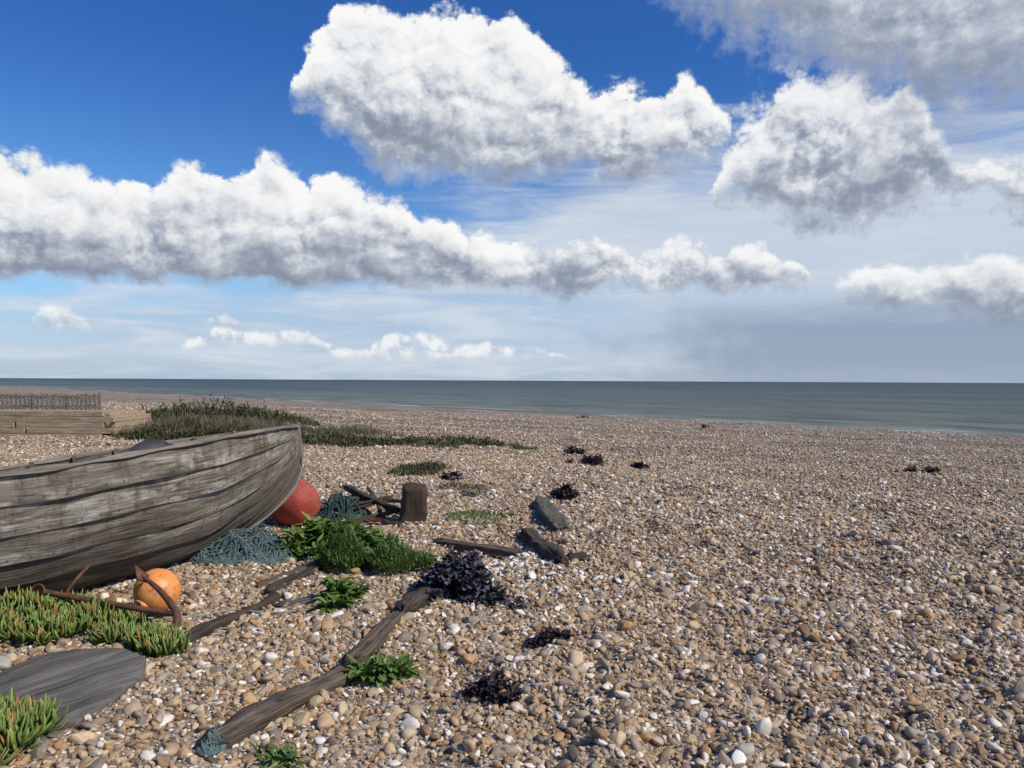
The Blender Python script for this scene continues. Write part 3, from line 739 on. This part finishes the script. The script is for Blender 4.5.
M_kale = leaf_mat("purple_kale_leaf", (.03, .027, .04), (.095, .09, .12), .6, .6, .05, alt=(.07, .09, .06)); M_weed = leaf_mat("dry_seaweed", (.025, .018, .02), (.06, .04, .045), .5, .6, .02)
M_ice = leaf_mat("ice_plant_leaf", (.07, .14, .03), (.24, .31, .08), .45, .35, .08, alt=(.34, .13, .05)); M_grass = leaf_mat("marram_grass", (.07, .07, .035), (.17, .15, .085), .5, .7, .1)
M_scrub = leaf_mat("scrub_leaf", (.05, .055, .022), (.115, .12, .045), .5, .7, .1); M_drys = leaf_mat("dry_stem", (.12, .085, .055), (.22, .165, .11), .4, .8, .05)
R = random.Random(5)
def leafy(name, x, y, rad, h, n, mat, L=.14, w=.05, crinkle=0, cross=3, centres=6, segs=5):
    lv = Leaves(); cs = [(R.gauss(0, .45)*rad, R.gauss(0, .45)*rad, R.uniform(.5, 1)) for _ in range(centres)]; z0 = g(x, y)
    for _ in range(n):
        c = R.choice(cs); a = R.uniform(0, 6.28)
        hh = h*R.random()**.8*max(.2, 1-math.hypot(c[0], c[1])/rad*.6)*c[2]
        lv.leaf((x+c[0]+.02*math.cos(a), y+c[1]+.02*math.sin(a), z0+hh*.75), a, R.uniform(.1, 1.25), L*R.uniform(.6, 1.2), w*R.uniform(.7, 1.2), R.uniform(.5, 1.7), segs, cross, .3, crinkle, 'leaf', R.uniform(0, 6))
    return lv.make(name, mat)
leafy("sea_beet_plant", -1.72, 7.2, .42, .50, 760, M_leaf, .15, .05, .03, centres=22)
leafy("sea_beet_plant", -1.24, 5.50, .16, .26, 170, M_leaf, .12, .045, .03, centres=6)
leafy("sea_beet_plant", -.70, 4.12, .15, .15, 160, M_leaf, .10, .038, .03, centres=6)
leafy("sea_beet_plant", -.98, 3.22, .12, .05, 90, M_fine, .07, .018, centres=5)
def mound(name, x, y, rx, ry, h, n, mat, L, w, shape='blade', up=(.3, 1.4), droop=.5, lumps=.4, sd=0, segs=3, cross=2, ang=0):
    lv = Leaves()
    k = 0
    while k < n:
        a = R.uniform(0, 6.28); q = math.sqrt(R.random()); X_, Y_ = q*math.cos(a), q*math.sin(a)
        nn = mnoise.noise(Vector((X_*rx*3+sd, Y_*ry*3, sd)))
        if nn < -.35*(1.3-q)+.25*(q-.6)*2:
            k += .3; continue
        k += 1
        xx = x+X_*rx*math.cos(ang)-Y_*ry*math.sin(ang); yy = y+X_*rx*math.sin(ang)+Y_*ry*math.cos(ang)
        z_ = g(xx, yy)+h*(1-q**2)*(1+lumps*nn*2)*R.random()**.5
        lv.leaf((xx, yy, z_), R.uniform(0, 6.28), R.uniform(*up), L*R.uniform(.6, 1.3), w*R.uniform(.7, 1.2), droop*R.uniform(.3, 1.5), segs, cross, .2, 0, shape)
    return lv.make(name, mat)
mound("mayweed_plant", -.98, 6.5, .42, .32, .30, 5200, M_fine, .055, .010, lumps=.8, sd=1)
mound("mayweed_plant", -1.38, 6.4, .28, .25, .28, 2600, M_fine, .06, .012, lumps=.8, sd=2)
mound("mayweed_plant", -.35, 9.0, .5, .6, .05, 1100, M_fine, .05, .012, sd=3)
mound("mayweed_plant", -.7, 11.2, .5, .6, .06, 700, M_scrub, .05, .012, sd=33)
mound("low_green_plant", -1.6, 13.6, .6, .8, .14, 1600, M_scrub, .09, .02, sd=4)
leafy("sea_kale_plant", -.38, 5.80, .28, .50, 760, M_kale, .07, .055, .12, 5, 34, 6)
leafy("sea_kale_plant", -.10, 5.5, .18, .26, 300, M_kale, .06, .048, .12, 5, 14, 6)
leafy("seaweed_clump", .235, 4.60, .13, .14, 260, M_weed, .05, .03, .14, 5, 14, 6)
leafy("seaweed_clump", -.10, 3.90, .14, .13, 280, M_weed, .05, .03, .14, 5, 14, 6)
leafy("seaweed_clump", .68, 10.3, .2, .24, 180, M_weed, .09, .05, .12, 5, 12, 6)
for (sx, sy, sr, sh, n_) in ((1.65, 16.0, .38, .26, 160), (1.5, 18.5, .25, .3, 90), (2.75, 16.3, .25, .12, 80), (8.4, 15.8, .30, .12, 80), (5.5, 30.0, .3, .15, 50), (12, 47, .45, .25, 50), (5, 55, .45, .35, 60), (10.2, 41, .45, .35, 60), (-1.0, 12.4, .2, .08, 50)):
    leafy("seaweed_clump", sx, sy, sr, sh, n_, M_weed, .12, .06, .12, 5, 12, 5)
def ice(name, x, y, rx, ry, h, n, sd, ang=0):
    # fleshy three-sided fingers rising in small tufts from creeping stems
    lv = Leaves(); k = 0; RR = random.Random(sd)
    while k < n:
        a = RR.uniform(0, 6.28); q = math.sqrt(RR.random()); X_, Y_ = q*math.cos(a), q*math.sin(a)
        nn = mnoise.noise(Vector((X_*rx*4+sd, Y_*ry*4, sd)))
        if nn < -.3*(1.2-q)+.3*(q-.7): k += .4; continue
        cx_ = x+X_*rx*math.cos(ang)-Y_*ry*math.sin(ang); cy_ = y+X_*rx*math.sin(ang)+Y_*ry*math.cos(ang)
        z_ = g(cx_, cy_)+h*(1-q**2)*(.5+nn+RR.random()*.5)
        m = RR.randint(4, 8); a0 = RR.uniform(0, 6.28); lean = RR.uniform(0, 6.28)
        for i in range(m):
            aa = a0+i*2.4; ee = RR.uniform(.45, 1.35)
            lv.leaf((cx_+.012*math.cos(aa)+.01*math.cos(lean), cy_+.012*math.sin(aa), z_+i*.006), aa, ee, RR.uniform(.07, .125), RR.uniform(.016, .025), RR.uniform(-.9, -.2), 5, 3, .5, 0, 'tri')
        k += m
    return lv.make(name, M_ice)
ice("ice_plant", -3.0, 4.90, .64, .36, .11, 2300, 5, .1)
ice("ice_plant", -2.20, 4.58, .38, .12, .04, 520, 6, -.5)
ice("ice_plant", -2.36, 3.24, .46, .32, .10, 2000, 7, 0)
mound("marram_grass_patch", -9.6, 24.5, 3.0, 3.2, .25, 6000, M_grass, .32, .018, 'blade', (.8, 1.5), .7, .5, 8)
mound("scrub_bush_patch", -8.6, 21.3, 2.3, 1.6, .28, 6500, M_scrub, .16, .035, 'leaf', (.1, 1.4), .5, .8, 9)
mound("scrub_bush_patch", -12.0, 31.5, 4.2, 3.0, .50, 7000, M_scrub, .22, .05, 'leaf', (.1, 1.4), .5, .8, 10)
mound("dry_stem_patch", -8.6, 22.0, 2.4, 2.0, .32, 4200, M_drys, .30, .012, 'blade', (.8, 1.5), .4, .6, 11)
mound("low_green_plant", -4.6, 19.8, 2.2, 1.3, .18, 4600, M_scrub, .12, .03, 'leaf', (.1, 1.4), .5, .8, 12)
mound("low_green_plant", -1.6, 20.8, 2.3, 1.1, .14, 4000, M_scrub, .11, .028, 'leaf', (.1, 1.4), .5, .8, 13)
mound("marram_grass_patch", -5.5, 23.8, 2.2, 1.6, .20, 2600, M_grass, .22, .016, 'blade', (.7, 1.5), .7, .6, 14)
print("t plants", time.time()-T0)

# ------------------------------------------------------------------ retaining wall + fence
def boxes(name, items, mat):
    vs, fs = [], []
    for (c, s, rz) in items:
        b = len(vs); ca, sa_ = math.cos(rz), math.sin(rz)
        for sx in (-1, 1):
            for sy in (-1, 1):
                for sz in (-1, 1):
                    lx, ly = sx*s[0]/2, sy*s[1]/2; vs.append((c[0]+lx*ca-ly*sa_, c[1]+lx*sa_+ly*ca, c[2]+sz*s[2]/2))
        for f in ((0, 1, 3, 2), (4, 6, 7, 5), (0, 4, 5, 1), (2, 3, 7, 6), (0, 2, 6, 4), (1, 5, 7, 3)): fs.append(tuple(b+i for i in f))
    o = np_mesh(name, vs, fs, mat, False)
    bv = o.modifiers.new('bevel', 'BEVEL'); bv.width = .012; bv.segments = 2
    return o
it = []
for r_ in range(5):
    for k in range(4):
        it.append(((-12.4-k*2.42+R.uniform(-.02, .02)+(r_ % 2)*.3, 21.2+r_*.015+R.uniform(-.012, .012), .0+r_*.158), (2.4, .14, .148), R.uniform(-.004, .004)))
for r_ in range(4):
    it.append(((-10.99, 22.35, .0+r_*.158), (.14, 2.1, .148), 0))
boxes("timber_retaining_wall", it, W_pale)
boxes("timber_deck", [((-15.5, 22.4-.95+k*.21, .57+R.uniform(-.004, .004)), (8.8, .195, .16), 0) for k in range(10)], W_pale)
it = []
for k in range(64):
    it.append(((-12.9-k*.135, 23.9+R.uniform(-.01, .01), .84+R.uniform(-.03, .03)), (.115, .02, .52), R.uniform(-.06, .06)))
it += [((-17.0, 23.94, .72), (8.4, .035, .07), 0), ((-17.0, 23.94, 1.0), (8.4, .035, .07), 0)]
for k in range(5): it.append(((-12.8-k*2.1, 24.01, .58), (.09, .09, 1.14), 0))
boxes("board_fence", it, W_fence)

def stone(name, x, y, s, col, seed):
    m, nb, bs = material(name+"_rock"); o = nb.n('ShaderNodeTexCoord').outputs['Object']
    nb.put(bs.inputs['Base Color'], nb.mix(nb.noise(o, 2, 6, .6)[0], col, tuple(q*.6 for q in col))); bs.inputs['Roughness'].default_value = .8
    ob = pebble_src(seed, 3, 1, .35, m); ob.name = name
    scene.collection.objects.link(ob); ob.scale = (s, s*.8, s*.6); ob.location = (x, y, g(x, y)+s*.25); ob.rotation_euler = (0, 0, seed)
stone("boulder", -2.82, 4.25, .09, (.5, .46, .38), 31)
cm, nb, bs = material("chalk"); bs.inputs['Base Color'].default_value = (.74, .70, .63, 1); bs.inputs['Roughness'].default_value = .8
n = 1250
cx_ = np.concatenate([rng.normal(.0, .35, 350), rng.uniform(-3, 8.0, 900)]); cy_ = np.concatenate([rng.normal(6.5, .55, 350), 3+9*rng.uniform(0, 1, 900)**.7])
rr = np.clip(rng.lognormal(math.log(.014), .38, n), .008, .04)
cs_ = [pebble_src(40+i, 2, 1, .5, cm) for i in range(4)]
scatter("chalk_fragments", np.stack([cx_, cy_, gz(cx_, cy_)+rr*.6], -1), np.stack([rng.normal(0, .4, n), rng.normal(0, .4, n), rng.uniform(0, 6.28, n)], -1), np.stack([rr*1.3, rr, rr*.55], -1), cs_)
tw = []
for i in range(4):
    RR = random.Random(90+i); q = Leaves()
    q.leaf((-.5, 0, 0), 0, RR.uniform(-.1, .2), 1.0, .10, .3, 6, 3, .5, .03, 'tri', i)
    o = np_mesh("twig", np.array([tuple(v) for v in q.v]), np.array(q.f), W_dark, True, None, False); tw.append(o)
n = 420
tx_ = rng.uniform(-2.6, 5, n); ty_ = 3+9*rng.uniform(0, 1, n)**.8; tl = rng.uniform(.03, .13, n)
scatter("twig_litter", np.stack([tx_, ty_, gz(tx_, ty_)+.018], -1), np.stack([rng.normal(0, .15, n), rng.normal(0, .15, n), rng.uniform(0, 6.28, n)], -1), np.stack([tl, tl*.8, tl*.8], -1), tw)
print("done", time.time()-T0)
